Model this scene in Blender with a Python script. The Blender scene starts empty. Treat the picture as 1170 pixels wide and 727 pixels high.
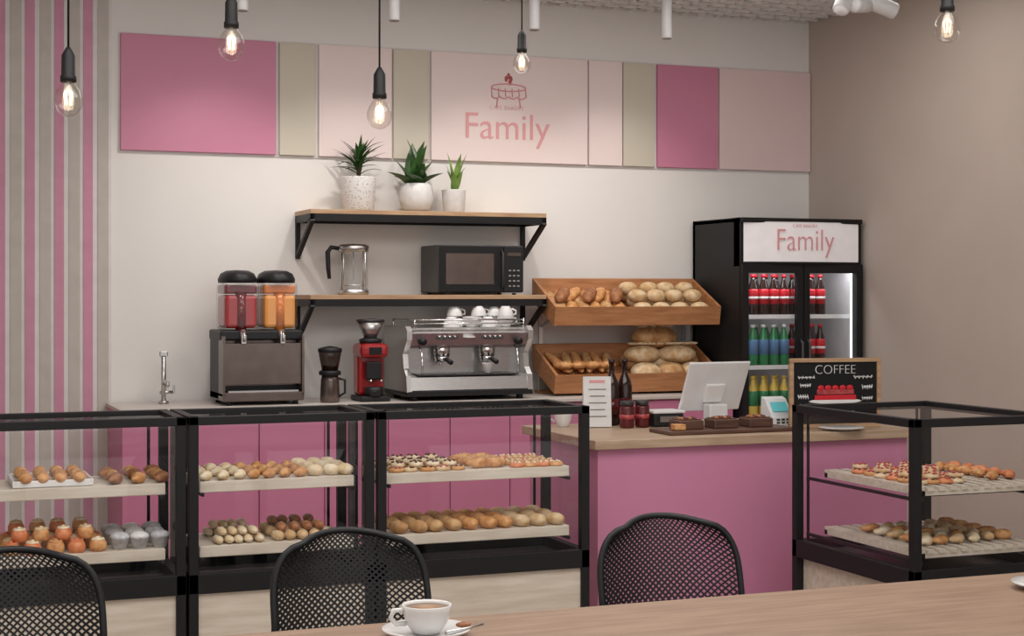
import bpy, bmesh, math, random
from mathutils import Vector, Matrix, Euler
random.seed(7)
R=random.random
def U(a,b): return a+(b-a)*R()
scene=bpy.context.scene
try:
    scene.view_settings.view_transform='Standard'
except Exception: pass
D0=8.86
def Y(d): return d-D0
# ------------------------------------------------ materials
def _new(name):
    m=bpy.data.materials.new(name); m.use_nodes=True
    nt=m.node_tree; p=nt.nodes['Principled BSDF']; return m,nt,p
def c4(c): return (c[0],c[1],c[2],1)
def mat(name,col,rough=.5,metal=0,col2=None,scale=12,bump=0,emit=0,stretch=(1,1,1),lo=.35,hi=.65,coat=0,spec=None):
    m,nt,p=_new(name)
    if col2 is None: col2=tuple(x*.93 for x in col)
    tc=nt.nodes.new('ShaderNodeTexCoord'); mp=nt.nodes.new('ShaderNodeMapping')
    mp.inputs['Scale'].default_value=stretch
    n=nt.nodes.new('ShaderNodeTexNoise'); n.inputs['Scale'].default_value=scale; n.inputs['Detail'].default_value=4
    r=nt.nodes.new('ShaderNodeValToRGB')
    r.color_ramp.elements[0].position=lo; r.color_ramp.elements[1].position=hi
    r.color_ramp.elements[0].color=c4(col2); r.color_ramp.elements[1].color=c4(col)
    L=nt.links.new
    L(tc.outputs['Object'],mp.inputs['Vector']); L(mp.outputs['Vector'],n.inputs['Vector'])
    L(n.outputs['Fac'],r.inputs['Fac']); L(r.outputs['Color'],p.inputs['Base Color'])
    p.inputs['Roughness'].default_value=rough; p.inputs['Metallic'].default_value=metal
    if coat: p.inputs['Coat Weight'].default_value=coat
    if spec is not None: p.inputs['Specular IOR Level'].default_value=spec
    if bump:
        b=nt.nodes.new('ShaderNodeBump'); b.inputs['Strength'].default_value=bump; b.inputs['Distance'].default_value=.01
        L(n.outputs['Fac'],b.inputs['Height']); L(b.outputs['Normal'],p.inputs['Normal'])
    if emit:
        p.inputs['Emission Color'].default_value=c4(col); p.inputs['Emission Strength'].default_value=emit
    return m
def glass(name,tint=(.985,.99,.99),base=.025,edge=.35,rough=.02,pw=4):
    m,nt,p=_new(name); nt.nodes.remove(p)
    out=[n for n in nt.nodes if n.type=='OUTPUT_MATERIAL'][0]
    t=nt.nodes.new('ShaderNodeBsdfTransparent'); t.inputs['Color'].default_value=c4(tint)
    g=nt.nodes.new('ShaderNodeBsdfGlossy'); g.inputs['Roughness'].default_value=rough
    f=nt.nodes.new('ShaderNodeLayerWeight'); f.inputs['Blend'].default_value=.5
    a=nt.nodes.new('ShaderNodeMath'); a.operation='POWER'; a.inputs[1].default_value=pw
    c=nt.nodes.new('ShaderNodeMath'); c.operation='MULTIPLY_ADD'; c.inputs[1].default_value=edge; c.inputs[2].default_value=base
    nt.links.new(f.outputs['Facing'],a.inputs[0]); nt.links.new(a.outputs[0],c.inputs[0])
    mx=nt.nodes.new('ShaderNodeMixShader')
    nt.links.new(c.outputs[0],mx.inputs[0]); nt.links.new(t.outputs[0],mx.inputs[1]); nt.links.new(g.outputs[0],mx.inputs[2])
    nt.links.new(mx.outputs[0],out.inputs['Surface'])
    return m
def speckle(name,col,col2):
    m,nt,p=_new(name)
    tc=nt.nodes.new('ShaderNodeTexCoord'); v=nt.nodes.new('ShaderNodeTexVoronoi'); v.inputs['Scale'].default_value=75
    r=nt.nodes.new('ShaderNodeValToRGB'); r.color_ramp.elements[0].position=.22; r.color_ramp.elements[1].position=.34
    r.color_ramp.elements[0].color=c4(col2); r.color_ramp.elements[1].color=c4(col)
    nt.links.new(tc.outputs['Object'],v.inputs['Vector']); nt.links.new(v.outputs['Distance'],r.inputs['Fac']); nt.links.new(r.outputs['Color'],p.inputs['Base Color'])
    p.inputs['Roughness'].default_value=.6
    return m
M={}
M['wall']=mat('plaster_warm_white',(.80,.775,.75),.85,col2=(.785,.76,.735),scale=3,bump=.03)
M['rwall']=mat('plaster_taupe',(.56,.48,.425),.85,col2=(.535,.455,.40),scale=2,bump=.03)
M['ceil']=mat('ceiling_white',(.62,.63,.64),.9)
M['grid']=mat('ceiling_grid_white',(.9,.9,.9),.6)
M['floor']=mat('floor_wood_plank',(.42,.33,.26),.5,col2=(.35,.27,.21),scale=4,stretch=(1,7,1))
M['pink']=mat('pink_laminate',(.585,.225,.37),.5,col2=(.57,.218,.36),scale=4)
M['pinkd']=mat('pink_cabinet',(.585,.195,.335),.5,col2=(.565,.19,.325),scale=4)
M['ppink']=mat('pink_wall_panel',(.60,.225,.345),.5,col2=(.585,.218,.335),scale=4)
M['lpink']=mat('pale_pink_panel',(.82,.69,.67),.6,col2=(.81,.68,.66),scale=4)
M['mpink']=mat('dusty_pink_panel',(.76,.59,.59),.6,col2=(.75,.58,.58),scale=4)
M['beige']=mat('beige_panel',(.60,.55,.46),.6,col2=(.59,.54,.45),scale=4)
M['stripe_w']=mat('stripe_offwhite',(.74,.71,.70),.7)
M['stripe_g']=mat('stripe_greige',(.54,.50,.46),.7)
M['stripe_p']=mat('stripe_pink',(.62,.29,.41),.7)
M['logo']=mat('logo_pink',(.76,.36,.38),.5)
M['black']=mat('black_metal',(.010,.010,.011),.5,0,spec=.3)
M['blackp']=mat('black_plastic',(.014,.014,.016),.45,spec=.35)
M['dark']=mat('dark_grey',(.035,.035,.037),.4)
M['chrome']=mat('chrome',(.80,.80,.81),.16,1,col2=(.75,.75,.76))
M['steel']=mat('brushed_steel',(.64,.63,.62),.32,1,col2=(.55,.545,.54),scale=30,stretch=(1,1,12))
M['bsteel']=mat('bronze_steel',(.17,.13,.115),.25,.7,col2=(.14,.11,.10))
M['white']=mat('white_ceramic',(.80,.79,.78),.2)
M['whitep']=mat('white_plastic',(.76,.76,.77),.35)
M['wood']=mat('oak_wood',(.50,.33,.19),.5,col2=(.38,.23,.13),scale=6,stretch=(1,8,8),bump=.05)
M['lwood']=mat('light_ash_wood',(.68,.61,.52),.55,col2=(.57,.49,.40),scale=5,stretch=(1,8,9),bump=.03)
M['rack']=mat('rack_wood',(.50,.23,.10),.5,col2=(.37,.155,.06),scale=6,stretch=(1,8,8),bump=.05)
M['table']=mat('table_oak_wood',(.34,.225,.155),.45,col2=(.26,.165,.11),scale=5,stretch=(1,9,9),bump=.05)
M['ctop']=mat('countertop_wood',(.50,.37,.26),.45,col2=(.39,.27,.18),scale=6,stretch=(1,8,8))
M['ctopl']=mat('worktop_pale',(.60,.55,.51),.45,col2=(.56,.51,.47))
M['dwood']=mat('dark_wood',(.12,.055,.035),.45,col2=(.07,.03,.02),scale=8,stretch=(1,8,8))
M['glass']=glass('case_glass',base=.035); M['clear']=glass('clear_glass',(.97,.975,.98),.04,.5,pw=3)
M['bulb']=glass('bulb_glass',(.98,.96,.93),.06,.55,pw=2.5); M['smoke']=glass('smoked_glass',(.35,.3,.28),.05,.5)
M['fil']=mat('filament',(1,.74,.42),.5,emit=6)
M['juice_r']=mat('red_juice',(.42,.012,.015),.15); M['juice_d']=mat('deep_red_juice',(.16,.006,.008),.15)
M['juice_o']=mat('orange_juice',(.88,.36,.06),.15); M['juice_q']=mat('deep_orange_juice',(.70,.20,.02),.15)
M['redp']=mat('red_plastic',(.34,.012,.015),.25,coat=.5)
M['leafd']=mat('leaf_dark',(.05,.13,.03),.35,col2=(.02,.06,.015),scale=20)
M['leafl']=mat('leaf_light',(.24,.38,.09),.4,col2=(.13,.25,.05),scale=20)
M['soil']=mat('soil',(.05,.03,.02),.9)
M['terr']=speckle('terrazzo',(.76,.75,.74),(.42,.40,.39)); M['pot']=mat('pot_white',(.70,.69,.68),.5,col2=(.63,.62,.61),scale=30)
M['gold']=mat('pastry_golden',(.74,.40,.16),.5,col2=(.50,.20,.06),scale=45,bump=.3)
M['brown']=mat('pastry_brown',(.42,.18,.075),.5,col2=(.25,.085,.03),scale=45,bump=.3)
M['cream']=mat('pastry_cream',(.86,.76,.58),.6,col2=(.74,.54,.30),scale=35,bump=.2)
M['pale']=mat('bun_floured',(.78,.62,.41),.65,col2=(.58,.36,.16),scale=25,bump=.2)
M['loaf']=mat('loaf_crust',(.66,.42,.20),.6,col2=(.42,.20,.07),scale=22,bump=.3)
M['choc']=mat('chocolate',(.10,.035,.02),.3)
M['orange']=mat('glaze_orange',(.74,.28,.12),.35,col2=(.62,.17,.06),scale=50)
M['berry']=mat('berry_glaze',(.32,.03,.05),.3,col2=(.48,.09,.08),scale=60)
M['jam']=mat('jam_dark_red',(.10,.010,.012),.2)
M['foil']=mat('muffin_paper_grey',(.66,.66,.69),.5,col2=(.45,.45,.48),scale=60)
M['rib']=mat('fridge_interior',(.62,.62,.63),.6)
M['cola']=mat('cola_liquid',(.025,.008,.006),.12); M['redl']=mat('red_label',(.60,.012,.025),.4)
M['green']=mat('green_bottle',(.02,.20,.07),.15); M['blue']=mat('blue_label',(.10,.22,.42),.4); M['yel']=mat('yellow_juice',(.68,.48,.08),.3)
M['sign']=mat('sign_white_lit',(.84,.81,.82),.4,emit=.15); M['led']=mat('led_strip',(.9,.95,1),.5,emit=2)
M['chalk']=mat('chalk',(.8,.8,.8),.9); M['board']=mat('chalkboard_black',(.012,.012,.013),.7,spec=.2)
M['screen']=mat('device_screen',(.10,.40,.42),.2,emit=.3)
M['paper']=mat('paper',(.76,.755,.75),.8); M['ink']=mat('ink',(.2,.18,.19),.8)
M['coffee']=mat('coffee_crema',(.28,.12,.045),.3,col2=(.5,.3,.15),scale=30)
# ------------------------------------------------ builder
class B:
    def __init__(s): s.v=[];s.f=[];s.m=[];s.s=[];s.mats=[]
    def mi(s,k):
        if k not in s.mats: s.mats.append(k)
        return s.mats.index(k)
    def add(s,vs,fs,k,smooth=False,T=None):
        o=len(s.v)
        for p in vs:
            p=Vector(p)
            if T is not None: p=T@p
            s.v.append(p)
        i=s.mi(k)
        for f in fs: s.f.append([o+a for a in f]); s.m.append(i); s.s.append(smooth)
    def box(s,c,size,k,rot=None,bev=0,T=None):
        bm=bmesh.new(); bmesh.ops.create_cube(bm,size=1)
        for v in bm.verts: v.co=Vector((v.co.x*size[0],v.co.y*size[1],v.co.z*size[2]))
        if bev: bmesh.ops.bevel(bm,geom=bm.edges[:],offset=bev,segments=2,profile=.5,affect='EDGES')
        mt=Matrix.Translation(c)
        if rot: mt=mt@Euler(rot).to_matrix().to_4x4()
        if T is not None: mt=T@mt
        bm.verts.index_update()
        s.add([mt@v.co for v in bm.verts],[[v.index for v in f.verts] for f in bm.faces],k,False)
        bm.free()
    def bx(s,x0,x1,y0,y1,z0,z1,k,bev=0):
        s.box(((x0+x1)/2,(y0+y1)/2,(z0+z1)/2),(x1-x0,y1-y0,z1-z0),k,bev=bev)
    def quad(s,a,b_,c,d,k): s.add([a,b_,c,d],[[0,1,2,3]],k)
    def lathe(s,prof,c,k,n=24,T=None,smooth=True,wob=None):
        vs=[];fs=[]
        for r,z in prof:
            for i in range(n):
                a=2*math.pi*i/n; rr=r*(wob(a) if wob else 1)
                vs.append((c[0]+rr*math.cos(a),c[1]+rr*math.sin(a),c[2]+z))
        for j in range(len(prof)-1):
            for i in range(n):
                fs.append([j*n+i,j*n+(i+1)%n,(j+1)*n+(i+1)%n,(j+1)*n+i])
        if prof[0][0]>1e-4: fs.append([i for i in range(n)][::-1])
        if prof[-1][0]>1e-4: fs.append([(len(prof)-1)*n+i for i in range(n)])
        s.add(vs,fs,k,smooth,T)
    def tube(s,pts,r,k,n=8,cap=True,T=None,sq=1.0):
        pts=[Vector(p) for p in pts]; vs=[];fs=[]; N=len(pts)
        up=Vector((0,0,1)); prev=None
        for i,p in enumerate(pts):
            t=(pts[min(i+1,N-1)]-pts[max(i-1,0)]).normalized()
            if prev is None:
                a=t.cross(up)
                if a.length<.05: a=t.cross(Vector((0,1,0)))
                a.normalize()
            else:
                a=prev-t*prev.dot(t)
                a.normalize()
            prev=a; b=t.cross(a)
            rr=r[i] if isinstance(r,(list,tuple)) else r
            for j in range(n):
                g=2*math.pi*j/n
                vs.append(p+a*math.cos(g)*rr+b*math.sin(g)*rr*sq)
        for i in range(N-1):
            for j in range(n): fs.append([i*n+j,i*n+(j+1)%n,(i+1)*n+(j+1)%n,(i+1)*n+j])
        if cap: fs.append(list(range(n))[::-1]); fs.append([(N-1)*n+j for j in range(n)])
        s.add(vs,fs,k,True,T)
    def cyl(s,p0,p1,r,k,n=16): s.tube([p0,p1],r,k,n)
    def ell(s,c,rad,k,rz=0,n=14,m=9,flat=0,T=None,rx=0):
        vs=[];fs=[]; mt=Matrix.Translation(c)@Euler((rx,0,rz)).to_matrix().to_4x4()
        for j in range(m+1):
            ph=-math.pi/2+math.pi*j/m
            for i in range(n):
                a=2*math.pi*i/n
                z=math.sin(ph)*rad[2]
                vs.append(mt@Vector((math.cos(ph)*math.cos(a)*rad[0],math.cos(ph)*math.sin(a)*rad[1],z)))
        for j in range(m):
            for i in range(n): fs.append([j*n+i,j*n+(i+1)%n,(j+1)*n+(i+1)%n,(j+1)*n+i])
        s.add(vs,fs,k,True,T)
    def torus(s,c,R_,r,k,n=20,m=8,T=None):
        vs=[];fs=[]
        for i in range(n):
            a=2*math.pi*i/n
            for j in range(m):
                b=2*math.pi*j/m
                vs.append((c[0]+(R_+r*math.cos(b))*math.cos(a),c[1]+(R_+r*math.cos(b))*math.sin(a),c[2]+r*math.sin(b)))
        for i in range(n):
            for j in range(m): fs.append([i*m+j,((i+1)%n)*m+j,((i+1)%n)*m+(j+1)%m,i*m+(j+1)%m])
        s.add(vs,fs,k,True,T)
    def prismx(s,poly,x0,x1,k):
        n=len(poly); vs=[(x0,p[0],p[1]) for p in poly]+[(x1,p[0],p[1]) for p in poly]
        fs=[list(range(n)),[n+i for i in range(n)][::-1]]+[[i,n+i,n+(i+1)%n,(i+1)%n] for i in range(n)]
        s.add(vs,fs,k)
    def obj(s,name,loc=(0,0,0),rz=0,parent=None,fix=True):
        me=bpy.data.meshes.new(name); me.from_pydata([tuple(v) for v in s.v],[],s.f)
        for k in s.mats: me.materials.append(M[k])
        for p,i,sm in zip(me.polygons,s.m,s.s): p.material_index=i; p.use_smooth=sm
        me.update()
        if fix:
            bm=bmesh.new(); bm.from_mesh(me); bmesh.ops.recalc_face_normals(bm,faces=bm.faces[:]); bm.to_mesh(me); bm.free()
        o=bpy.data.objects.new(name,me); bpy.context.collection.objects.link(o)
        o.location=loc; o.rotation_euler=(0,0,rz)
        if parent: o.parent=parent
        return o
def text(body,name,size,loc,k,parent=None,rot=(math.pi/2,0,0),ext=.002,off=0,align='CENTER',sx=1):
    cu=bpy.data.curves.new(name,'FONT'); cu.body=body; cu.size=size; cu.extrude=ext; cu.align_x=align; cu.offset=off
    cu.materials.append(M[k]); o=bpy.data.objects.new(name,cu); bpy.context.collection.objects.link(o)
    o.location=loc; o.rotation_euler=rot; o.scale=(sx,1,1)
    if parent: o.parent=parent
    return o
# ------------------------------------------------ room
XR=5.53; XL=-1.6; YF=-9.6; H=3.40
b=B(); b.bx(XL,XR,0,.15,0,H+.1,'wall'); b.obj('wall_back')
b=B(); b.bx(XR,XR+.15,YF,.15,0,H+.1,'rwall'); b.obj('wall_right')
b=B(); b.bx(XL-.15,XL,YF,.15,0,H+.1,'wall'); b.obj('wall_left')
b=B(); b.bx(XL-.15,XR+.15,YF,.15,-.1,0,'floor'); b.obj('floor')
b=B(); b.bx(XL-.15,XR+.15,YF,.15,H,H+.1,'ceil')
b.obj('ceiling')
b=B(); z=3.25; PT=.12
x=1.0
while x<XR: b.bx(x-.011,x+.011,-3.6,-.002,z,z+.03,'grid'); x+=PT
y=-3.6
while y<-.02: b.bx(1.0,XR-.01,y-.011,y+.011,z,z+.03,'grid'); y+=PT
for hx in (1.5,3.2,5.0):
    for hy in (-3,-1): b.cyl((hx,hy,z+.02),(hx,hy,H),.004,'grid',6)
b.obj('ceiling_grid_panel')
b=B(); b.bx(XR-.015,XR,YF,-.9,0,.08,'rwall'); b.obj('baseboard_right')
b=B()
b.bx(-1.58,1.09,-.022,-.001,0,H-.01,'stripe_w')
x=1.075
while x>-1.5:
    b.bx(x-.058,x,-.027,-.022,0,H-.01,'stripe_g'); x-=.058+.026
    b.bx(x-.05,x,-.028,-.022,0,H-.01,'stripe_p'); x-=.05+.018
b.obj('striped_wall_cladding')
ps=[(1.139,2.004,'ppink'),(2.024,2.233,'beige'),(2.254,2.690,'lpink'),(2.700,2.917,'beige'),(2.933,3.940,'lpink'),(3.952,4.177,'lpink'),(4.184,4.40,'beige'),(4.42,4.846,'ppink'),(4.858,5.525,'mpink')]
b=B()
for a,c,k in ps: b.bx(a,c,-.028,-.003,2.287,2.93,k,bev=.003)
b.bx(1.13,5.525,-.006,-.001,2.275,2.94,'stripe_w')
sg=b.obj('wall_panel_sign')
text('Family','logo_lettering',.225,(3.41,-.03,2.425),'logo',sg,off=-.001,ext=.002,sx=.98)
text('CAFE BAKERY','logo_tagline',.036,(3.41,-.03,2.60),'logo',sg,ext=.001,off=-.0007)
b=B(); lx,lz=3.42,2.70
b.tube([(lx+.11*math.cos(a*math.pi/12),-.032,lz+.035+.022*math.sin(a*math.pi/12)) for a in range(25)],.004,'logo',6)
for i in range(6):
    x0=lx-.11+.22*i/5; b.tube([(x0,-.032,lz+.03),(x0+.004,-.032,lz-.02)],.003,'logo',6)
b.tube([(lx-.11+.22*i/24,-.032,lz-.02-.012*abs(math.sin(i*math.pi/6))) for i in range(25)],.004,'logo',6)
for sx in (-.07,.07): b.tube([(lx+sx,-.032,lz-.03),(lx+sx*1.1,-.032,lz-.085)],.004,'logo',6)
for a,r_ in ((-.9,.02),(0,.03),(.9,.02),(2.2,.012)): b.ell((lx+r_*math.sin(a),-.032,lz+.075+r_*math.cos(a)),(.010,.003,.018),'berry')
b.obj('logo_table_icon',parent=sg)
# ------------------------------------------------ back counter
b=B()
x0,x1=1.06,4.645
b.bx(x0+.01,x1-.01,Y(8.28),-.03,.1,.88,'pinkd'); b.bx(x0+.03,x1-.03,Y(8.33),-.03,0,.1,'dark')
b.bx(x0-.0,x1,Y(8.245),-.03,.88,.9,'ctopl',bev=.003)
n=10; w=(x1-x0-.02)/n
for i in range(n): b.bx(x0+.01+i*w+.003,x0+.01+(i+1)*w-.003,Y(8.26),Y(8.28),.12,.87,'pinkd',bev=.002)
b.obj('back_counter')
# ------------------------------------------------ service counter
b=B()
b.bx(2.66,4.16,Y(5.86),Y(6.6),0,.862,'pink'); b.bx(2.636,4.19,Y(5.83),Y(6.64),.862,.9,'ctop',bev=.003)
b.obj('service_counter')
# ------------------------------------------------ display cases
def case(x0,x1,d0,d1,slat=False):
    b=B(); w=x1-x0; dp=d1-d0; t=.034; z0,z1=.44,.51; zt=1.05 if slat else 1.064
    for X in (t/2,w-t/2):
        for Yy in (t/2,dp-t/2): b.box((X,Yy,zt/2),(t,t,zt),'black',bev=.002)
    for Yy in (t/2,dp-t/2):
        b.box((w/2,Yy,zt-.015),(w,t,.03),'black',bev=.002); b.box((w/2,Yy,(z0+z1)/2),(w,t,z1-z0),'black',bev=.002)
    for X in (t/2,w-t/2):
        b.box((X,dp/2,zt-.015),(t,dp,.03),'black',bev=.002); b.box((X,dp/2,(z0+z1)/2),(t,dp,z1-z0),'black',bev=.002)
    b.bx(t,w-t,t,dp-t,z0+.01,z0+.03,'dark')
    b.bx(t,w-t,.012,dp-.02,.06,z0,'lwood')
    zb,zc_=z1,zt-.03
    b.quad((t,.018,zb),(w-t,.018,zb),(w-t,.018,zc_),(t,.018,zc_),'glass')
    for X in (.017,w-.017): b.quad((X,t,zb),(X,dp-t,zb),(X,dp-t,zc_),(X,t,zc_),'glass')
    b.quad((t,t,zt-.01),(w-t,t,zt-.01),(w-t,dp-t,zt-.01),(t,dp-t,zt-.01),'glass')
    for zs in ((.83,.60) if not slat else (.80,.575)):
        if not slat:
            b.bx(t+.012,w-t-.03,.05,dp-.05,zs-.04,zs,'lwood',bev=.003)
        else:
            b.bx(t+.03,w-t-.01,.05,.07,zs-.03,zs-.012,'lwood'); b.bx(t+.03,w-t-.01,dp-.16,dp-.14,zs-.03,zs-.012,'lwood')
            b.bx(t+.03,t+.05,.05,dp-.14,zs-.03,zs+.0,'lwood')
            b.bx(t+.05,w-t-.01,.055,dp-.15,zs-.034,zs-.030,'black')
            x=t+.055
            while x<w-t-.03: b.bx(x,x+.03,.045,dp-.14,zs-.014,zs,'lwood'); x+=.05
        for X in (t+.02,w-t-.04):
            b.cyl((X,dp-.035,z1),(X,dp-.035,zt-.03),.006,'black',8)
            b.box((X,dp/2,zs-.045),(.01,dp-.06,.012),'black')
    return b.obj('display_case',(x0,Y(d0),0))
case(.16,.942,5.56,5.98); case(.952,1.628,5.56,5.98); case(1.640,2.490,5.56,5.98); case(3.36,4.01,4.69,5.51,True)
# ------------------------------------------------ pastries
def croissant(b,c,L,rz,k='gold'):
    pts=[];rs=[];N=13
    for i in range(N):
        t=i/(N-1)*2-1
        pts.append((t*L/2,-.25*L*(1-t*t)+.12*L,0)); rs.append(L*(.05+.19*(1-t*t)**.8)*(1+.12*(1 if i%2 else -1)))
    b.tube(pts,rs,k,10,T=Matrix.Translation((c[0],c[1],c[2]+L*.19))@Matrix.Rotation(rz,4,'Z'),sq=.85)
def roll(b,c,L,w,rz,k='gold',top=None):
    N=9;pts=[];rs=[]
    for i in range(N):
        t=i/(N-1)*2-1; pts.append((0,t*L/2,0)); rs.append(max(.004,w/2*(1-abs(t)**3.2)**.5)*(1+.05*(i%2)))
    T=Matrix.Translation((c[0],c[1],c[2]+w*.4))@Matrix.Rotation(rz,4,'Z')
    b.tube(pts,rs,k,10,T=T,sq=.85)
    if top:
        b.ell((0,0,w*.22),(w*.3,L*.38,w*.2),top,T=T)
def rows(b,fn,x0,x1,nx,y0,y1,ny,z,jit=.004):
    for j in range(ny):
        for i in range(nx):
            X=x0+(x1-x0)*(i/(nx-1) if nx>1 else .5); Yy=y0+(y1-y0)*(j/(ny-1) if ny>1 else .5)
            fn(b,(X+U(-jit,jit),Yy+U(-jit,jit),z),i,j)
zu,zl=.8305,.6005; ya,yb=Y(5.68),Y(5.86)
b=B(); b.box((.50,(ya+yb)/2,zu+.006),(.27,.27,.01),'white',bev=.003)
for s_ in (-1,1):
    b.box((.50+s_*.13,(ya+yb)/2,zu+.014),(.01,.27,.02),'white',bev=.003); b.box((.50,(ya+yb)/2+s_*.13,zu+.014),(.25,.01,.02),'white',bev=.003)
rows(b,lambda b,c,i,j:roll(b,c,.07,.046,U(-.2,.2),'gold','brown' if (i+j)%2 else 'loaf'),.41,.59,4,ya-.02,yb+.01,3,zu+.012); b.obj('plate_of_rolls')
b=B(); rows(b,lambda b,c,i,j:croissant(b,c,.095,U(-.3,.3)+math.pi/2,'gold' if (i+j)%2 else 'brown'),.70,.86,3,ya-.02,yb+.02,3,zu); b.obj('croissant_row')
def swirl(b,c,k1,k2,r=.034):
    b.lathe([(r*.85,0),(r,.012),(r,.026),(r*.8,.038),(0,.044)],c,k1,16)
    b.torus((c[0],c[1],c[2]+.040),r*.6,.006,k2,14,6); b.ell((c[0],c[1],c[2]+.044),(r*.3,r*.3,.007),k2)
b=B(); rows(b,lambda b,c,i,j:swirl(b,c,('gold','orange')[i%2],('orange','cream','gold')[(i+j)%3],.030),.36,.65,5,ya-.03,yb+.02,4,zl)
rows(b,lambda b,c,i,j:swirl(b,c,('orange','gold')[i%2],('cream','pale')[(i+j)%2],.028),.39,.61,4,ya-.01,yb,2,zl+.044)
b.obj('cinnamon_bun_batch')
def cup(b,c,k='foil',t='pale'):
    b.lathe([(.022,0),(.034,.04),(.036,.041)],c,k,16,wob=lambda a:1+.04*math.cos(a*8)); b.ell((c[0],c[1],c[2]+.042),(.035,.035,.018),t)
b=B(); rows(b,lambda b,c,i,j:cup(b,c,'foil','white' if i%2 else 'foil'),.725,.865,3,ya-.02,yb+.02,3,zl); b.obj('cupcake_batch')
b=B(); rows(b,lambda b,c,i,j:(croissant(b,c,.085,1.4+U(-.2,.2),'cream' if i<3 else 'gold') if i<7 else roll(b,c,.075,.05,.4,'cream','gold')),1.02,1.54,10,ya-.03,yb+.03,3,zu); b.obj('small_pastry_assortment')
b=B(); rows(b,lambda b,c,i,j:roll(b,c,.10,.034,U(-.05,.05),'cream','white'),1.07,1.22,5,ya-.02,yb-.0,2,zl)
rows(b,lambda b,c,i,j:roll(b,c,.10,.032,U(-.05,.05),'cream','white'),1.09,1.2,4,ya,yb,2,zl+.028); b.obj('cream_roll_stack')
b=B(); rows(b,lambda b,c,i,j:roll(b,c,.08,.042,U(-.1,.1),'pale','cream'),1.29,1.47,5,ya-.02,yb+.02,3,zl)
rows(b,lambda b,c,i,j:roll(b,c,.08,.038,U(-.1,.1),'brown','cream'),1.31,1.45,4,ya,yb,2,zl+.03)
b.obj('eclair_batch')
def cookie(b,c,k,r=.032,t=None):
    b.lathe([(r*.9,0),(r,.006),(r*.9,.014),(0,.018)],c,k,14)
    if t:
        for q in range(5):
            a=q*1.26+R(); b.ell((c[0]+.018*math.cos(a),c[1]+.018*math.sin(a),c[2]+.017),(.006,.006,.005),t,n=8,m=5)
b=B(); rows(b,lambda b,c,i,j:cookie(b,c,'pale' if (i+j)%2 else 'gold',.03,'choc' if (i+j)%3 else 'berry'),1.73,1.98,5,ya-.04,yb+.05,4,zu)
rows(b,lambda b,c,i,j:cookie(b,(c[0],c[1],c[2]+.018),'cream',.028,'choc'),1.75,1.95,4,ya-.02,yb+.03,3,zu); b.obj('cookie_assortment')
b=B(); rows(b,lambda b,c,i,j:croissant(b,c,.10,U(-.5,.5),'gold'),2.07,2.14,2,ya,yb,3,zu,.003); b.obj('croissant_pile')
b=B(); rows(b,lambda b,c,i,j:cookie(b,c,'gold' if (i+j)%2 else 'orange',.03,'cream'),2.22,2.38,4,ya-.04,yb+.05,4,zu); b.obj('tartlet_batch')
b=B(); rows(b,lambda b,c,i,j:roll(b,c,.085,.055,.35,'loaf' if i<4 else ('gold' if i<7 else 'pale'),'pale' if i%3==0 else None),1.75,2.38,10,ya-.03,yb+.02,3,zl); b.obj('bread_roll_batch')
zu2,zl2=.8005,.5755
b=B()
for j in range(6):
    for i in range(5): 
        X=3.48+.055*i; Yy=Y(4.83)+.075*j
        if j<2 and i>3: continue
        cookie(b,(X+U(-.008,.008),Yy,zu2),('pale','gold','orange')[(i+j)%3],.034,'choc' if (i+j)%2 else 'berry')
        if (i+j)%2: cookie(b,(X+.02,Yy+.03,zu2+.016),'pale',.032,'berry')
b.obj('berry_cookie_assortment')
b=B()
for i in range(2):
    for j in range(5): croissant(b,(3.82+.075*i,Y(4.86)+.08*j,zu2),.085,U(-.4,.4)+1.2,'orange' if i else 'gold')
b.obj('glazed_croissant_batch')
b=B()
for j in range(5):
    for i in range(4): croissant(b,(3.50+.07*i+U(-.01,.01),Y(4.84)+.085*j,zl2),.085,U(-.5,.5)+.6,('cream','gold','pale')[(i+j)%3])
    roll(b,(3.80,Y(4.85)+.085*j,zl2),.07,.04,U(-.3,.3),'pale','choc')
    roll(b,(3.87,Y(4.85)+.085*j,zl2),.07,.045,U(-.3,.3)+1,'gold','berry' if j%2 else None)
b.obj('mini_croissant_assortment')
# ------------------------------------------------ wall shelves
def shelf(zt):
    b=B(); x0,x1,yf=2.12,3.53,Y(8.5)
    b.bx(x0,x1,yf,-.002,zt-.025,zt,'wood',bev=.002)
    b.bx(x0,x1,yf,yf+.025,zt-.065,zt-.025,'black'); b.bx(x0,x1,-.03,-.002,zt-.065,zt-.025,'black')
    for X in (x0+.0,x1-.025):
        b.bx(X,X+.025,yf,-.002,zt-.065,zt-.025,'black'); b.bx(X,X+.025,-.027,-.002,zt-.27,zt-.03,'black')
        b.box((X+.0125,yf/2-.015,zt-.15),(.025,.38,.025),'black',rot=(math.atan2(-.18,.31),0,0))
    return b.obj('wall_shelf')
shelf(1.965); shelf(1.49)
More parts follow.
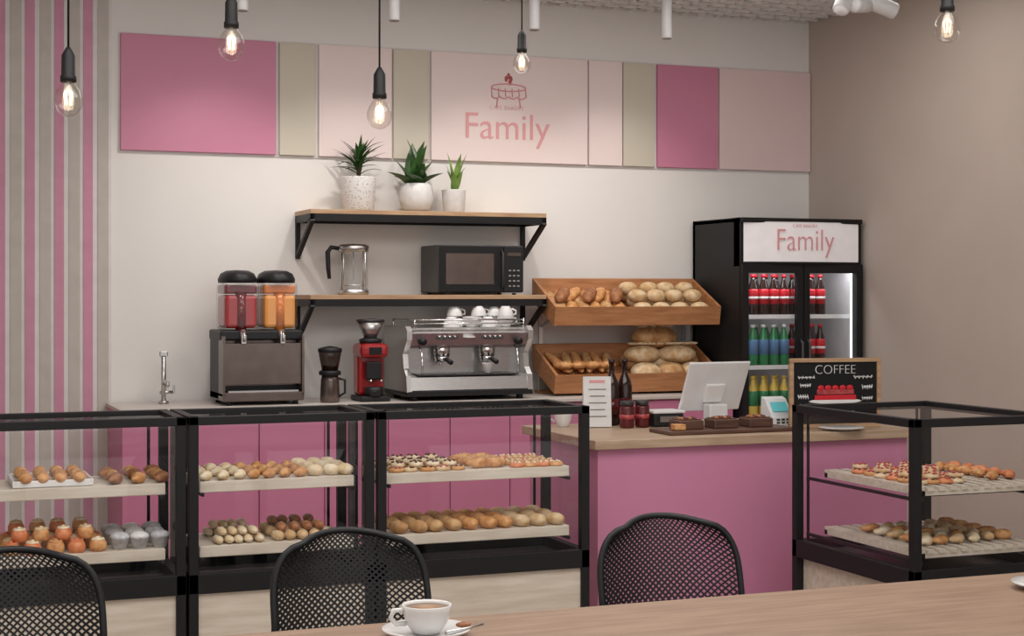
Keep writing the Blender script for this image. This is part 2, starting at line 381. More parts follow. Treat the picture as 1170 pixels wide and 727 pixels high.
# ------------------------------------------------ plants
def leaf(b,base,az,L,w,lean0,droop,k,n=7):
    p=Vector(base); vs=[];fs=[]; a=lean0; hd=Vector((math.cos(az),math.sin(az),0)); sd=Vector((-math.sin(az),math.cos(az),0))
    for i in range(n+1):
        t=i/n; ww=w*(math.sin(math.pi*min(1,.08+.92*t**.8)))*.5+.0008
        nrm=(-hd*math.cos(a)+Vector((0,0,1))*math.sin(a))
        vs+= [p-sd*ww+nrm*ww*.35, p, p+sd*ww+nrm*ww*.35]
        p=p+(hd*math.sin(a)+Vector((0,0,1))*math.cos(a))*(L/n); a+=droop/n
    for i in range(n):
        for q in (0,1): fs.append([i*3+q,i*3+q+1,i*3+4+q,i*3+3+q])
    b.add(vs,fs,k,True)
zs=1.966; yp=Y(8.68)
b=B(); b.lathe([(.078,0),(.09,.01),(.10,.19),(.10,.195),(.09,.195),(.088,.17),(0,.17)],(0,0,0),'terr',28); b.lathe([(.088,.172),(0,.178)],(0,0,0),'soil',20)
b.tube([(0,0,.17),(.005,0,.28)],.012,'soil',8)
for i in range(44): leaf(b,(.005,0,U(.2,.29)),i*2.4,U(.12,.21),.024,U(.05,1.2),U(.4,1.2),'leafd')
b.obj('potted_dracaena',(2.445,yp,zs))
b=B(); b.lathe([(.05,0),(.085,.02),(.10,.08),(.095,.14),(.085,.165),(.078,.165),(.085,.13),(0,.13)],(0,0,0),'pot',28); b.lathe([(.082,.132),(0,.14)],(0,0,0),'soil',20)
for i in range(18):
    leaf(b,(U(-.02,.02),U(-.02,.02),.13),i*2.4+.4,U(.14,.22) if i>3 else U(.26,.31),.095,U(.0,.2) if i<6 else U(.4,1.1),U(.1,.5),'leafd')
b.obj('potted_broadleaf_plant',(2.79,yp,zs))
b=B(); b.lathe([(.055,0),(.062,.01),(.072,.13),(.072,.135),(.064,.135),(.062,.11),(0,.11)],(0,0,0),'pot',28); b.lathe([(.062,.112),(0,.118)],(0,0,0),'soil',20)
for i in range(11): leaf(b,(U(-.015,.015),U(-.015,.015),.11),i*2.4,U(.10,.19) if i>2 else .25,.045,U(.02,.4),U(.1,.5),'leafl')
b.obj('potted_lily',(3.02,yp,zs))
# ------------------------------------------------ french press
b=B(); 
vs=[];fs=[];n=28
for zz in (.02,.25):
    for i in range(n): vs.append((.083*math.cos(2*math.pi*i/n),.083*math.sin(2*math.pi*i/n),zz))
b.add(vs,[[i,(i+1)%n,n+(i+1)%n,n+i] for i in range(n)],'clear',True)
b.lathe([(.086,0),(.088,.012),(.086,.03),(.0,.03)],(0,0,0),'steel',28)
b.lathe([(.088,.245),(.09,.275),(.07,.285),(0,.29)],(0,0,0),'steel',28)
b.cyl((0,0,.28),(0,0,.05),.004,'steel',8); b.lathe([(.074,.05),(.074,.056)],(0,0,0),'steel',24)
for a in range(4):
    g=a*math.pi/2+.6; b.tube([(.086*math.cos(g),.086*math.sin(g),.02),(.086*math.cos(g),.086*math.sin(g),.26)],.004,'steel',6)
b.tube([(-.085,0,.262),(-.13,0,.268),(-.15,0,.24),(-.147,0,.15),(-.14,0,.09)],[.012,.013,.014,.013,.01],'blackp',10)
b.obj('french_press',(2.41,Y(8.66),1.4905))
# ------------------------------------------------ microwave
b=B(); w,dp,h=.52,.32,.285
b.box((w/2,dp/2,h/2+.006),(w,dp,h-.012),'dark',bev=.006); 
b.box((w*.38,-.006,h/2+.006),(w*.74,.02,h-.02),'black',bev=.004)
b.box((w*.36,-.0155,h/2+.006),(w*.56,.004,h*.62),'bsteel')
b.box((w*.88,-.006,h/2+.006),(w*.23,.02,h-.02),'blackp',bev=.004)
b.tube([(w*.735,-.02,.04),(w*.735,-.038,.06),(w*.735,-.038,h-.05),(w*.735,-.02,h-.03)],.007,'dark',8)
b.box((w*.88,-.018,h*.82),(w*.16,.003,.02),'bsteel')
for i in range(3):
    for j in range(4): b.box((w*.83+.026*i,-.018,.05+.03*j),(.014,.004,.008),'steel')
for X in (.04,w-.04):
    for Yy in (.04,dp-.04): b.cyl((X,Yy,0),(X,Yy,.01),.012,'blackp',10)
b.obj('microwave_oven',(2.87,Y(8.52),1.4905))
# ------------------------------------------------ juice dispenser
b=B(); w,dp=.44,.38
b.bx(.0,w,.12,dp,.02,.37,'blackp',bev=.01); b.bx(.02,w-.02,.11,.122,.10,.35,'bsteel'); b.bx(.0,w,.0,dp,.02,.07,'bsteel',bev=.008)
b.bx(.0,.012,.0,.14,.05,.37,'bsteel'); b.bx(w-.012,w,.0,.14,.05,.37,'bsteel'); b.bx(.03,w-.03,.01,.11,.07,.078,'steel')
b.bx(-.005,w+.005,.05,dp,.345,.40,'blackp',bev=.01); b.bx(.012,w-.012,.02,.028,.11,.33,'bsteel',bev=.002)
for i,(k,k2) in enumerate((('juice_r','juice_d'),('juice_o','juice_q'))):
    cx=w*.26+i*w*.48
    b.box((cx,.19,.53),(.19,.26,.255),'clear',bev=.02); b.box((cx,.195,.50),(.172,.235,.18),k,bev=.02)
    b.box((cx,.20,.62),(.172,.22,.05),k2,bev=.01)
    b.lathe([(.03,.40),(.03,.60)],(cx,.095,0),k2,16)
    b.lathe([(.03,.60),(.05,.605),(.03,.61)],(cx,.11,0),k2,16)
    T=Matrix.Translation((cx,.19,.655))@Matrix.Diagonal((1,1.35,1,1))
    b.lathe([(.102,0),(.104,.02),(.09,.05),(.06,.066),(0,.07)],(0,0,0),'blackp',24,T=T)
    b.cyl((cx,.05,.40),(cx,.03,.33),.018,'steel',12); b.box((cx,.025,.35),(.03,.03,.05),'steel',bev=.005); b.tube([(cx,.03,.40),(cx,.005,.37),(cx,-.003,.34)],.006,'steel',8)
for X in (.04,w-.04):
    for Yy in (.04,dp-.04): b.cyl((X,Yy,0),(X,Yy,.025),.016,'blackp',10)
b.obj('juice_dispenser',(1.605,Y(8.33),.9005))
# ------------------------------------------------ small grinder
b=B(); b.lathe([(.05,0),(.055,.01),(.05,.12),(.045,.15)],(0,0,0),'bsteel',20); b.lathe([(.06,.15),(.06,.17),(.05,.175)],(0,0,0),'blackp',20)
b.lathe([(.045,.175),(.062,.27),(.06,.275)],(0,0,0),'smoke',20); b.lathe([(.065,.275),(.066,.295),(.03,.305),(.0,.31)],(0,0,0),'blackp',20)
b.tube([(.05,0,.13),(.085,0,.12),(.085,0,.05),(.05,0,.03)],.007,'blackp',8); b.lathe([(.04,.176),(.045,.2),(0,.21)],(0,0,0),'choc',16)
b.obj('blender_jug',(2.21,Y(8.42),.9005))
b=B(); b.box((0,.02,.015),(.17,.22,.03),'blackp',bev=.008); b.box((0,.06,.17),(.15,.12,.28),'redp',bev=.02); b.box((0,.02,.28),(.16,.2,.08),'redp',bev=.025)
b.box((0,-.045,.17),(.09,.03,.10),'blackp',bev=.008); b.tube([(-.03,-.06,.12),(-.03,-.10,.115)],.006,'chrome',8);b.tube([(.03,-.06,.12),(.03,-.10,.115)],.006,'chrome',8)
b.lathe([(.05,.0),(.05,.05)],(0,-.05,.03),'blackp',18); b.box((0,-.082,.28),(.07,.006,.04),'black')
b.lathe([(.06,.32),(.065,.34),(.04,.35)],(0,.02,0),'blackp',20); b.lathe([(.035,.35),(.05,.38),(.075,.44),(.07,.44),(.045,.38)],(0,.02,0),'steel',20); b.lathe([(.078,.44),(.078,.452),(.0,.458)],(0,.02,0),'dark',20)
b.obj('coffee_grinder',(2.455,Y(8.45),.9005))
b=B(); b.lathe([(.028,0),(.028,.012),(.016,.016)],(0,0,0),'steel',16); b.cyl((0,0,0),(0,0,.26),.013,'steel',12); b.box((0,0,.27),(.045,.03,.03),'steel',bev=.005)
b.tube([(0,0,.10),(0,-.03,.12),(.0,-.14,.12),(0,-.15,.10)],.009,'steel',10); b.cyl((-.02,0,.06),(.05,0,.06),.009,'steel',10); b.box((.055,0,.075),(.012,.014,.05),'steel',bev=.003)
b.obj('sink_faucet',(1.345,Y(8.66),.9005))
# ------------------------------------------------ espresso machine
b=B(); w,dp=.75,.44
for X in (.06,w-.06):
    for Yy in (.06,dp-.06): b.cyl((X,Yy,0),(X,Yy,.03),.02,'blackp',12)
b.bx(0.0,w,0,dp,.025,.06,'blackp',bev=.008)
b.prismx([(.0,.06),(.02,.13),(.12,.14),(dp,.14),(dp,.06)],.02,w-.02,'steel')
b.bx(.03,w-.03,.19,dp,.13,.36,'steel')
b.bx(.05,w-.05,.175,.192,.15,.30,'steel')
b.prismx([(.03,.31),(.012,.375),(.05,.405),(dp,.405),(dp,.30),(.14,.29)],.015,w-.015,'steel')
for X in (0,w-.03):
    b.prismx([(0,.05),(.015,.14),(.06,.18),(.08,.26),(.04,.30),(.0,.34),(.0,.39),(.03,.415),(dp,.415),(dp,.05)],X,X+.03,'steel')
b.bx(.08,w-.08,.02,.17,.138,.146,'dark')
for i in range(23): b.bx(.09+i*.025,.10+i*.025,.02,.17,.145,.150,'chrome')
for gx in (.24,.51):
    b.lathe([(.045,.0),(.045,.05),(.035,.06)],(gx,.11,.245),'chrome',20); b.lathe([(.038,0),(.042,.03)],(gx,.11,.215),'chrome',20)
    b.tube([(gx,.08,.23),(gx,.03,.228),(gx,-.045,.215)],[.008,.012,.015],'blackp',10); b.tube([(gx,.11,.215),(gx-.015,.11,.195)],.008,'chrome',8)
    b.box((gx,.018,.352),(.13,.006,.022),'dark',rot=(-.25,0,0))
    for q in range(4): b.cyl((gx-.045+.03*q,.02,.355),(gx-.045+.03*q,.008,.354),.007,'steel',8)
b.lathe([(.035,0),(.035,.005)],(.37,.015,.35),'white',16)
for X in (.09,w-.09):
    b.tube([(X,.08,.31),(X,.02,.28),(X,-.0,.2),(X,.01,.15)],.006,'chrome',8); b.cyl((X,.03,.33),(X,-.02,.33),.02,'blackp',14)
for gx in (.05,w-.05): b.cyl((gx,.02,.40),(gx,.02,.455),.005,'chrome',8); b.cyl((gx,dp-.02,.40),(gx,dp-.02,.455),.005,'chrome',8)
b.tube([(.05,dp-.02,.45),(.05,.02,.45),(w-.05,.02,.45),(w-.05,dp-.02,.45)],.005,'chrome',8); b.tube([(.05,.02,.43),(w-.05,.02,.43)],.003,'chrome',8)
b.lathe([(.022,0),(.035,.05),(.037,.055),(.033,.055),(.02,.004),(0,.004)],(.50,.07,.15),'white',18)
b.obj('espresso_machine',(2.615,Y(8.30),.9005))
def teacup(b,c,r=.045,h=.06,inv=False,k='white'):
    pr=[(r*.5,0),(r*.55,.004),(r*.85,h*.4),(r,h*.95),(r,h),(r*.93,h),(r*.8,h*.45),(r*.4,.01),(0,.008)]
    T=Matrix.Translation(c)
    if inv: T=T@Matrix.Translation((0,0,h))@Matrix.Rotation(math.pi,4,'X')
    b.lathe(pr,(0,0,0),k,22,T=T)
    b.tube([(r*.9,0,h*.85),(r*1.35,0,h*.8),(r*1.4,0,h*.45),(r*.8,0,h*.25)],.005,k,8,T=T)
b=B()
for i,(x,y_) in enumerate([(.30,.12),(.41,.10),(.52,.12),(.62,.10),(.36,.24),(.48,.24),(.60,.24)]): teacup(b,(x,y_,0),.048,.06,i%2==0)
for x,y_ in ((.62,.10),(.36,.24),(.50,.22),(.60,.24)): teacup(b,(x,y_,.061),.046,.058,True)
b.obj('stacked_cups',(2.615,Y(8.30),.9005+.406))
# ------------------------------------------------ bread racks
rx0,rx1,yf,yb_=3.545,4.63,-.44,-.10
def rack(z0):
    b=B()
    side=[(yf,z0),(yf-.02,z0+.11),(yb_,z0+.28),(yb_,z0+.14)]
    for X in (rx0,rx1-.018): b.prismx(side,X,X+.018,'rack')
    b.prismx([(yf,z0),(yf-.02,z0+.11),(yf-.002,z0+.11),(yf+.018,z0)],rx0+.018,rx1-.018,'rack')
    b.prismx([(yb_-.018,z0+.135),(yb_-.018,z0+.275),(yb_,z0+.28),(yb_,z0+.14)],rx0+.018,rx1-.018,'rack')
    sl=.14/.34
    for i in range(7):
        y0=yf+.02+i*.044; b.prismx([(y0,z0+(y0-yf)*sl),(y0+.036,z0+(y0+.036-yf)*sl),(y0+.036,z0+.012+(y0+.036-yf)*sl),(y0,z0+.012+(y0-yf)*sl)],rx0+.018,rx1-.018,'rack')
    return b
r1=rack(1.31); r2=rack(.915)
b=r1; o=len(b.v)
b.v+=[v.copy() for v in r2.v]
for f,m_,s_ in zip(r2.f,r2.m,r2.s): b.f.append([o+a for a in f]); b.m.append(m_); b.s.append(s_)
for X in (rx0+.06,rx1-.06): b.bx(X-.012,X+.012,-.095,-.075,.9005,1.56,'steel'); 
for X in (rx0+.06,rx1-.06): b.tube([(X,-.09,1.3),(X,-.3,1.36)],.008,'steel',8)
b.bx(rx0+.03,rx1-.03,-.16,-.06,.9005,.915,'rack')
b.obj('bread_rack')
sl=.14/.34
def zr(z0,y): return z0+.014+(y-yf)*sl
def baguette(b,c,L,w,rz,rx,k):
    N=15; pts=[];rs=[]
    for i in range(N):
        t=i/(N-1)*2-1; pts.append((0,t*L/2,0)); rs.append(max(.003,w/2*(1-abs(t)**2.6)**.5)*(1+(.10 if i%3==1 else 0)))
    b.tube(pts,rs,k,12,T=Matrix.Translation(c)@Euler((rx,0,rz)).to_matrix().to_4x4(),sq=.8)
b=B(); tilt=math.atan(sl)
for i in range(6):
    X=3.62+i*.076
    for yy in (-.35,-.19):
        baguette(b,(X+U(-.005,.005),yy,zr(1.31,yy)+.045),.19,.075,U(-.4,.1),tilt,'gold' if (i)%2 else 'loaf')
for i in range(5):
    baguette(b,(3.66+i*.088,-.29+.06*(i%2),zr(1.31,-.27)+.095),.19,.075,U(-.9,-.3),tilt,('brown','gold')[i%2])
b.obj('small_baguette_pile')
b=B()
for j in range(3):
    for i in range(4):
        yy=-.37+j*.105; b.ell((4.15+i*.125+U(-.008,.008),yy,zr(1.31,yy)+.052),(.062,.055,.043),'pale')
for j in range(2):
    for i in range(4):
        yy=-.32+j*.11; b.ell((4.13+i*.125+U(-.01,.01),yy,zr(1.31,yy)+.11),(.06,.055,.04),'pale')
b.obj('bread_bun_pile')
b=B()
for i in range(8):
    X=3.60+i*.055
    baguette(b,(X,-.27,zr(.915,-.27)+.035),.30,.055,U(-.08,.08),tilt,'brown' if i%2 else 'gold')
for i in range(6):
    baguette(b,(3.64+i*.065,-.26,zr(.915,-.26)+.085),.28,.055,U(-.5,.3),tilt,'loaf' if i%2 else 'gold')
for i in range(4): croissant(b,(3.64+i*.09,-.36,zr(.915,-.36)+.09),.12,U(-.5,.5),'gold')
b.obj('breadstick_pile')
b=B()
for i in range(3):
    X=4.18+i*.165
    for yy in (-.35,-.20): 
        b.ell((X,yy,zr(.915,yy)+.06),(.10,.075,.055),'pale' if (i+(yy<-.3))%2 else 'loaf',rx=tilt,rz=U(-.1,.1))
for X,rz in ((4.20,.15),(4.43,-.1)): b.ell((X,-.26,zr(.915,-.26)+.125),(.13,.075,.055),'pale',rz=rz)
b.ell((4.30,-.22,zr(.915,-.22)+.215),(.155,.08,.068),'loaf',rz=.05)
for X0,zz,yy in ((4.21,.283,-.235),(4.13,.18,-.28),(4.36,.18,-.28)):
    for q in range(4): b.ell((X0+.055*q,yy,zr(.915,-.22)+zz-.005),(.006,.045,.008),'cream',rz=.5)
b.obj('bread_loaf_pile')
# ------------------------------------------------ fridge
b=B(); fx0,fx1=4.66,5.50; w=fx1-fx0; dp=.62; h=1.95; t=.035
b.bx(0,t,.03,dp,.04,h,'black'); b.bx(w-t,w,.03,dp,.04,h,'black'); b.bx(0,w,dp-.03,dp,.04,h,'black'); b.bx(0,w,.0,dp,h-.03,h,'black',bev=.005)
b.bx(0,w,.0,dp,.04,.25,'black'); b.bx(t,w-t,dp-.05,dp-.03,.25,1.66,'rib'); b.bx(t,t+.006,.06,dp-.03,.25,1.66,'rib'); b.bx(w-t-.006,w-t,.06,dp-.03,.25,1.66,'rib')
b.bx(t,w-t,.03,dp-.03,1.66,1.70,'rib'); b.bx(0,w,.02,.1,1.66,h,'black')
N=12; vs=[];fs=[]
for i in range(N+1):
    X=.02+(w-.04)*i/N; yy=.018-.035*math.sin(math.pi*i/N)
    for zz in (1.685,1.93): vs.append((X,yy,zz))
for i in range(N): fs.append([2*i,2*i+2,2*i+3,2*i+1])
b.add(vs,fs,'sign',True)
for zz in (1.68,1.935): b.tube([(.02+(w-.04)*i/N,.016-.035*math.sin(math.pi*i/N),zz) for i in range(N+1)],.008,'black',8)
for i in range(2):
    a=.0+i*w/2; c=a+w/2
    b.bx(a+.003,a+.043,-.005,.03,.25,1.675,'black'); b.bx(c-.043,c-.003,-.005,.03,.25,1.675,'black')
    b.bx(a+.043,c-.043,-.005,.03,.25,.31,'black'); b.bx(a+.043,c-.043,-.005,.03,1.62,1.675,'black')
    b.quad((a+.043,.01,.31),(c-.043,.01,.31),(c-.043,.01,1.62),(a+.043,.01,1.62),'glass')
    hx=c-.025 if i==0 else a+.025
    b.tube([(hx,-.005,.8),(hx,-.035,.82),(hx,-.035,1.2),(hx,-.005,1.22)],.008,'dark',8)
b.bx(w/2-.012,w/2+.012,.04,.055,.25,1.66,'rib')
for X in (t+.02,w-t-.015): b.bx(X-.004,X+.004,.045,.055,.3,1.64,'led')
for zz in (.42,.74,1.05,1.355):
    for q in range(9): b.tube([(t,.10+q*.055,zz),(w-t,.10+q*.055,zz)],.003,'steel',6)
    b.bx(t,w-t,.085,.09,zz-.01,zz+.015,'whitep')
for X in (.06,w-.06):
    for yy in (.06,dp-.06): b.cyl((X,yy,0),(X,yy,.045),.02,'blackp',10)
fr=b.obj('beverage_fridge',(fx0,Y(8.2),0))
text('Family','fridge_lettering',.19,(w/2,-.022,1.755),'logo',fr,off=-.002,ext=.001,sx=.85)
text('CAFE BAKERY','fridge_tagline',.028,(w/2,-.022,1.895),'logo',fr,off=-.0005,ext=.001)
for X in (w*.27,w*.75):
    l=bpy.data.lights.new('fridge_light','AREA'); l.shape='RECTANGLE'; l.size=.3; l.size_y=.05; l.energy=1.0; l.color=(.95,.97,1)
    lo=bpy.data.objects.new('fridge_light',l); bpy.context.collection.objects.link(lo); lo.parent=fr; lo.location=(X,.06,1.655); lo.rotation_euler=(math.radians(20),0,0)
def bottle(b,c,kind):
    if kind=='cola': liq,lab,cap='cola','redl','redl'
    elif kind=='green': liq,lab,cap='green','blue','whitep'
    else: liq,lab,cap='yel','green','yel'
    b.lathe([(.028,0),(.032,.01),(.032,.14),(.026,.175),(.013,.215),(.013,.235)],c,liq,14)
    b.lathe([(.0328,.07),(.0328,.15),(.03,.16)],c,lab,14); b.lathe([(.0145,.232),(.0145,.25),(0,.25)],c,cap,12)
    b.lathe([(.0334,.10),(.0334,.115)],c,'white',14) if kind=='cola' else None
b=B()
for zz,kind,kr in ((1.36,'cola','cola'),(1.055,'green','cola'),(.745,'yel','green'),(.425,'cola','yel')):
    for r_ in range(2):
        for i in range(5): bottle(b,(.075+i*.072,.13+r_*.09,zz+.004),kind)
        for i in range(3): bottle(b,(.475+i*.072,.13+r_*.09,zz+.004),kr)
b.obj('bottle_stock',parent=fr)
# ------------------------------------------------ counter items
zc=.9005
b=B(); b.box((0,-.012,.115),(.125,.004,.225),'paper',rot=(-.10,0,0)); b.box((0,.02,.113),(.125,.004,.225),'paper',rot=(.12,0,0))
for i in range(5):
    zz=.05+.03*i; b.box((0,-.012-.004+(zz-.115)*.1,zz),(.08-.012*(i%2),.002,.004),'ink',rot=(-.10,0,0))
b.box((0,-.0075,.205),(.07,.002,.012),'logo')
b.obj('menu_card',(2.91,Y(6.42),zc),rz=-.25)
b=B(); teacup(b,(0,0,0),.045,.085); b.obj('coffee_mug',(2.78,Y(6.5),zc),rz=2.6)
for X,dd in ((3.02,6.5),(3.095,6.52)):
    b=B(); b.lathe([(.03,0),(.034,.01),(.034,.17),(.028,.20),(.012,.235),(.012,.28),(.015,.28),(.015,.30),(0,.30)],(0,0,0),'cola',18); b.lathe([(.0345,.05),(.0345,.12)],(0,0,0),'jam',18)
    b.obj('syrup_bottle',(X,Y(dd),zc))
for X,dd in ((3.02,6.34),(3.10,6.35)):
    b=B(); b.lathe([(.03,0),(.033,.01),(.033,.09),(.028,.10)],(0,0,0),'jam',16); b.lathe([(.034,.04),(.034,.06)],(0,0,0),'berry',16); b.lathe([(.031,.10),(.031,.12),(0,.12)],(0,0,0),'dark',16); b.obj('jam_jar',(X,Y(dd),zc))
b=B(); b.box((0,0,.008),(.62,.20,.016),'dwood',bev=.004)
for X,k in ((-.17,'dwood'),(0,'dwood'),(.17,'dwood')):
    b.box((X,.02,.035),(.12,.10,.04),'dwood',bev=.006); b.box((X,.02,.056),(.10,.08,.006),'choc')
    for q in range(4): b.ell((X-.03+.02*q,.02,.06),(.012,.03,.008),('brown','jam')[q%2],n=8,m=5)
b.box((-.24,-.04,.03),(.05,.05,.025),'gold',bev=.004)
b.obj('wooden_serving_tray',(3.33,Y(6.02),zc))
b=B(); b.box((0,0,.03),(.15,.12,.06),'blackp',bev=.008); b.box((0,0,.066),(.16,.13,.012),'whitep',bev=.004); b.box((0,-.062,.035),(.09,.003,.025),'steel'); b.obj('cash_drawer_box',(3.22,Y(6.38),zc))
b=B(); T=Matrix.Translation((0,0,.175))@Euler((.42,0,0)).to_matrix().to_4x4()
b.box((0,0,.0),(.33,.014,.245),'whitep',bev=.006,T=T); b.box((0,.008,0),(.31,.002,.215),'black',T=T); b.box((0,-.012,-.03),(.10,.015,.09),'white',bev=.005,T=T)
b.box((0,-.01,.05),(.10,.06,.09),'whitep',bev=.008); b.box((0,.02,.008),(.20,.16,.016),'whitep',bev=.006)
b.obj('pos_tablet',(3.47,Y(6.36),zc),rz=.10)
b=B(); b.prismx([(-.06,0),(-.055,.04),(.01,.12),(.04,.13),(.05,0)],-.055,.055,'whitep'); b.box((0,-.026,.088),(.08,.003,.05),'screen',rot=(-.70,0,0))
for i in range(3):
    for j in range(2): b.box((-.025+.025*i,-.0585,.018+.014*j),(.015,.004,.008),'dark')
b.obj('card_terminal',(3.70,Y(6.2),zc),rz=.0)
# chalkboard
b=B(); w,h=.44,.31; 
b.box((0,0,h/2),(w,.012,h),'board')
for z_ in (.009,h-.009): b.box((0,-.004,z_),(w,.022,.018),'wood',bev=.002)
for x_ in (-w/2+.009,w/2-.009): b.box((x_,-.004,h/2),(.018,.022,h-.036),'wood',bev=.002)
b.box((0,-.009,.135),(.20,.004,.022),'redl',bev=.001); b.box((0,-.009,.16),(.18,.004,.022),'berry',bev=.001); b.ell((0,-.009,.118),(.13,.002,.012),'chalk')
for i in range(5): b.ell((-.07+.035*i,-.010,.178),(.016,.003,.012),'redl')
def scrib(x0,x1,z_,amp,f): b.tube([(x0+(x1-x0)*i/40,-.0085,z_+amp*math.sin(i*f)*(.5+.5*math.sin(i*.7))) for i in range(41)],.0018,'chalk',5)
scrib(-.18,-.10,.225,.008,1.7); scrib(.09,.18,.225,.009,1.5); scrib(-.17,-.12,.19,.01,1.5); scrib(.13,.18,.18,.012,1.5);scrib(-.18,-.13,.14,.012,1.4); scrib(.13,.18,.13,.01,1.5); scrib(-.17,-.12,.1,.01,1.5); scrib(.12,.17,.09,.01,1.5)
for s_ in (-1,1): b.tube([(s_*.12,.008,.2),(s_*.12,.09,.004)],.005,'wood',6)
cb=b.obj('chalkboard_menu',(3.89,Y(6.02),zc),rz=-.12)
text('COFFEE','chalk_lettering',.058,(0,-.0085,.240),'chalk',cb,ext=.001,off=-.0015)
text('cake & tea','chalk_subline',.045,(0,-.0085,.055),'chalk',cb,ext=.001,off=-.001)
b=B(); b.lathe([(.03,0),(.07,.006),(.10,.014),(.098,.016),(0,.008)],(0,0,0),'white',24); b.obj('serving_plate',(3.84,Y(5.94)-.05,zc))
# ------------------------------------------------ pendants
def pendant(x,d,z):
    b=B(); L=H-.002-z
    b.cyl((0,0,.10),(0,0,L),.0035,'black',6); b.lathe([(.05,L-.025),(.05,L)],(0,0,0),'black',20)
    b.lathe([(.006,.14),(.012,.13),(.020,.115),(.021,.055),(.024,.052),(.024,.035),(.0,.035)],(0,0,0),'black',18)
    vs=[];fs=[];n=26; pr=[(.016,.038),(.022,.026),(.034,.010),(.042,-.012),(.041,-.036),(.031,-.056),(.015,-.067),(.0005,-.070)]
    for r,z_ in pr:
        for i in range(n): vs.append((r*math.cos(2*math.pi*i/n),r*math.sin(2*math.pi*i/n),z_))
    for j in range(len(pr)-1):
        for i in range(n): fs.append([j*n+i,j*n+(i+1)%n,(j+1)*n+(i+1)%n,(j+1)*n+i])
    b.add(vs,fs,'bulb',True)
    b.cyl((0,0,.04),(0,0,.01),.006,'whitep',8)
    for i in range(6):
        a=i*math.pi/3; b.tube([(.004*math.cos(a),.004*math.sin(a),.012),(.013*math.cos(a),.013*math.sin(a),-.0),(.009*math.cos(a),.009*math.sin(a),-.034)],.0011,'fil',5)
    o=b.obj('pendant_bulb_lamp',(x,Y(d),z))
    l=bpy.data.lights.new('bulb_light','POINT'); l.energy=.15; l.color=(1,.78,.52); l.shadow_soft_size=.02
    lo=bpy.data.objects.new('bulb_light',l); bpy.context.collection.objects.link(lo); lo.parent=o; lo.location=(0,0,-.015)
for p in ((.478,4.9,2.10),(.99,5.0,2.31),(1.51,5.1,2.12),(2.74,6.9,2.60),(3.21,4.3,2.39)): pendant(*p)
for x in (1.64,2.45,3.25,4.06):
    b=B(); b.lathe([(.02,3.399),(.03,3.39),(.03,2.95),(.026,2.94),(.024,2.96),(0,2.96)],(0,0,0),'whitep',20); b.lathe([(.045,3.25),(.045,3.235),(.02,3.235)],(0,0,0),'whitep',20)
    o=b.obj('ceiling_tube_light',(x,Y(8.0),0))
    l=bpy.data.lights.new('tube_spot','SPOT'); l.energy=26; l.spot_size=math.radians(100); l.spot_blend=.9; l.color=(1,.94,.88); l.shadow_soft_size=.04
    lo=bpy.data.objects.new('tube_spot',l); bpy.context.collection.objects.link(lo); lo.parent=o; lo.location=(0,0,2.93); lo.rotation_euler=(math.radians(26),0,0)
b=B(); b.bx(-.5,.9,-.018,.018,.34,.37,'whitep')
for X in (-.4,.8): b.cyl((X,0,.36),(X,0,H-2.80-.002),.006,'whitep',8)
def head(X,dirv,L=.15):
    p=Vector((X,0,.10)); d_=Vector(dirv).normalized(); b.tube([p-d_*L*.5,p-d_*L*.45,p+d_*L*.45,p+d_*L*.5],[.036,.041,.041,.038],'whitep',20); b.cyl((X,0,.10),(X,0,.35),.009,'whitep',8); b.tube([p+d_*L*.5,p+d_*L*.505],.034,'sign',16)
head(-.02,(-.5,-.3,-.8),.10); head(.08,(-.7,-.3,-.1),.12); head(.20,(.9,-.2,-.35),.15)
o=b.obj('track_light',(4.27,Y(6.5),2.80))
# ------------------------------------------------ table + cup
b=B(); b.bx(-.9,4.3,Y(2.35),Y(3.45),.715,.75,'table',bev=.008)
for X in (-.6,1.7,4.0):
    for yy in (Y(2.5),Y(3.3)): b.bx(X-.03,X+.03,yy-.03,yy+.03,0,.715,'black')
b.bx(-.6,4.0,Y(2.89),Y(2.91),.66,.715,'black')
b.obj('dining_table')
b=B(); b.lathe([(.035,0),(.045,.003),(.09,.012),(.098,.018),(.097,.02),(.05,.008),(0,.006)],(0,0,0),'white',36)
b.lathe([(.028,.008),(.032,.012),(.045,.03),(.052,.055),(.055,.070),(.053,.071),(.050,.067),(.044,.035),(.02,.018),(0,.016)],(0,0,0),'white',32)
b.lathe([(.051,.064),(0,.0645)],(0,0,0),'coffee',28)
b.tube([(-.052,0,.062),(-.076,0,.062),(-.082,0,.046),(-.07,0,.032),(-.047,0,.032)],.0055,'white',10)
b.ell((.078,-.02,.024),(.018,.011,.006),'brown'); b.tube([(.02,-.075,.02),(.08,-.05,.022),(.12,-.03,.024)],[.006,.003,.003],'steel',8)
b.obj('coffee_cup_and_saucer',(1.075,Y(3.27),.7505))
b=B(); b.lathe([(.035,0),(.045,.003),(.09,.012),(.098,.018),(.05,.008),(0,.006)],(0,0,0),'white',36); b.ell((0,0,.02),(.03,.02,.012),'gold'); b.obj('dessert_plate',(2.72,Y(3.22),.7505))
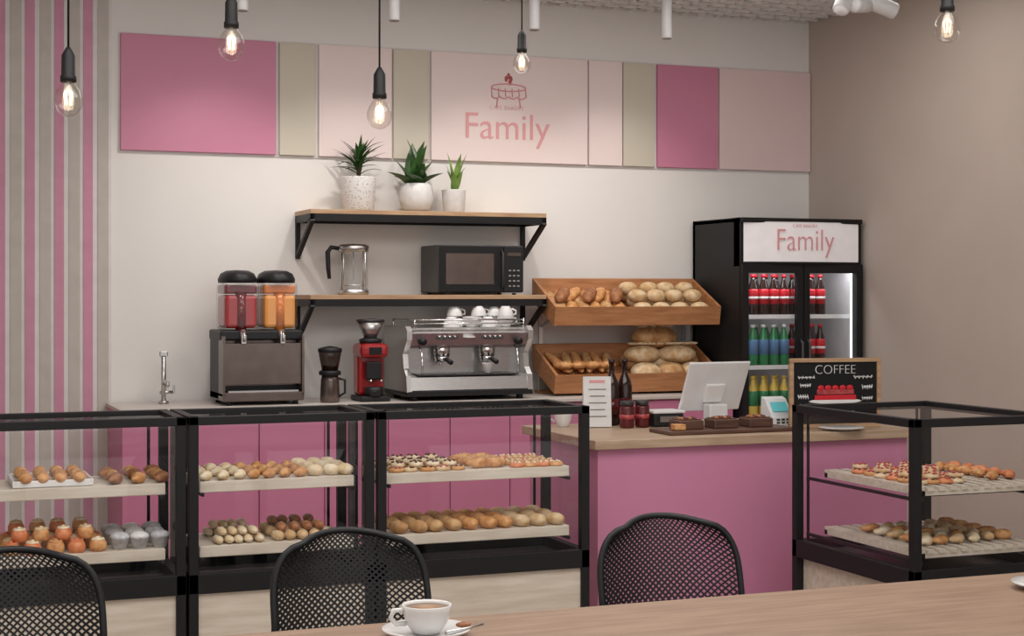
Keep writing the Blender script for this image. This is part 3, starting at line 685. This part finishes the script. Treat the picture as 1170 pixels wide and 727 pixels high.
# ------------------------------------------------ chairs
prof=[(-.24,.43),(-.20,.45),(-.08,.45),(.06,.435),(.155,.455),(.20,.54),(.225,.65),(.245,.75),(.26,.835)]
def cr(t):
    n=len(prof)-1; s_=t*n; i=min(int(s_),n-1); f=s_-i
    P=[Vector(prof[max(0,min(n,i+q))]+(0,)) for q in (-1,0,1,2)]
    return .5*((2*P[1])+(-P[0]+P[2])*f+(2*P[0]-5*P[1]+4*P[2]-P[3])*f*f+(-P[0]+3*P[1]-3*P[2]+P[3])*f**3)
def chair(x,d,rz):
    def S(u,v):
        p=cr(v); s_=max(0,(v-.72)/.28); hw=.222*(1-.66*s_**3.4)**.5*(.93+.07*min(1,v*1.6))
        sf=max(0,(.12-v)/.12); hw*=(1-.25*sf**2)
        wrap=max(0,min(1,(v-.4)/.3))
        return Vector((u*hw,p.x-.075*abs(u)**2.2*wrap,p.y+(1-wrap)*.015*abs(u)**3-.018*s_*abs(u)**2))
    nu,nv=46,96; b=B(); vs=[];fs=[]
    def P(i,j): return S(i/nu*2-1,j/nv)
    for i in range(1,nu):
        for j in range(1,nv):
            if (i+j)%2: continue
            ps=[P(i-1,j),P(i,j-1),P(i+1,j),P(i,j+1)]; c=sum(ps,Vector())/4
            inn=[c+(p-c)*.6 for p in ps]; o=len(vs); vs+=ps+inn
            for q in range(4): fs.append([o+q,o+(q+1)%4,o+4+(q+1)%4,o+4+q])
    b.add(vs,fs,'blackp')
    rim=[S(-1,j/40) for j in range(41)]+[S(-1+2*i/20,1) for i in range(1,20)]+[S(1,1-j/40) for j in range(41)]+[S(1-2*i/20,0) for i in range(1,21)]
    rb=B(); rb.tube(rim,.0095,'blackp',8)
    for sx in (-1,1):
        rb.tube([(sx*.15,-.15,.44),(sx*.19,-.20,.2),(sx*.215,-.235,0)],[.016,.014,.011],'blackp',10)
        rb.tube([(sx*.15,.13,.44),(sx*.19,.22,.2),(sx*.21,.27,0)],[.016,.014,.011],'blackp',10)
        rb.tube([(sx*.15,-.15,.435),(sx*.15,.13,.43)],.012,'blackp',8)
    for yy in (-.15,.13): rb.tube([(-.15,yy,.433),(.15,yy,.433)],.012,'blackp',8)
    o=rb.obj('dining_chair',(x,Y(d),0),rz)
    m=b.obj('perforated_shell',parent=o,fix=False)
    md=m.modifiers.new('solid','SOLIDIFY'); md.thickness=.005; md.offset=0
chair(2.10,3.97,-.05); chair(1.17,4.03,.06); chair(.29,4.02,.1)
# ------------------------------------------------ lights
def area(name,loc,rot,sx,sy,e,col=(1,1,1)):
    l=bpy.data.lights.new(name,'AREA'); l.shape='RECTANGLE'; l.size=sx; l.size_y=sy; l.energy=e; l.color=col
    o=bpy.data.objects.new(name,l); bpy.context.collection.objects.link(o); o.location=loc; o.rotation_euler=rot; return o
area('added_soft_key_hall',(1.6,-4.9,3.3),(math.radians(12),0,0),4.5,2.5,145,(1,.96,.92))  # added soft key light over the hall, unseen, no fixture modelled
area('added_soft_fill_counter',(3.0,-1.9,3.23),(0,0,0),4,.8,36,(1,.96,.92))  # unseen area light put below the grid to brighten the counter zone
w=bpy.data.worlds.new('world'); scene.world=w; w.use_nodes=True
bg=w.node_tree.nodes['Background']; bg.inputs[0].default_value=(1,.985,.97,1); bg.inputs[1].default_value=1.2
# ------------------------------------------------ camera
cam=bpy.data.cameras.new('cam'); cam.lens=36*1800/1170; cam.sensor_width=36; cam.shift_y=-28.5/1170; cam.clip_start=.05
co=bpy.data.objects.new('camera',cam); bpy.context.collection.objects.link(co); co.location=(0,-D0,1.5); co.rotation_euler=(math.pi/2,0,-math.radians(21.3))
scene.camera=co
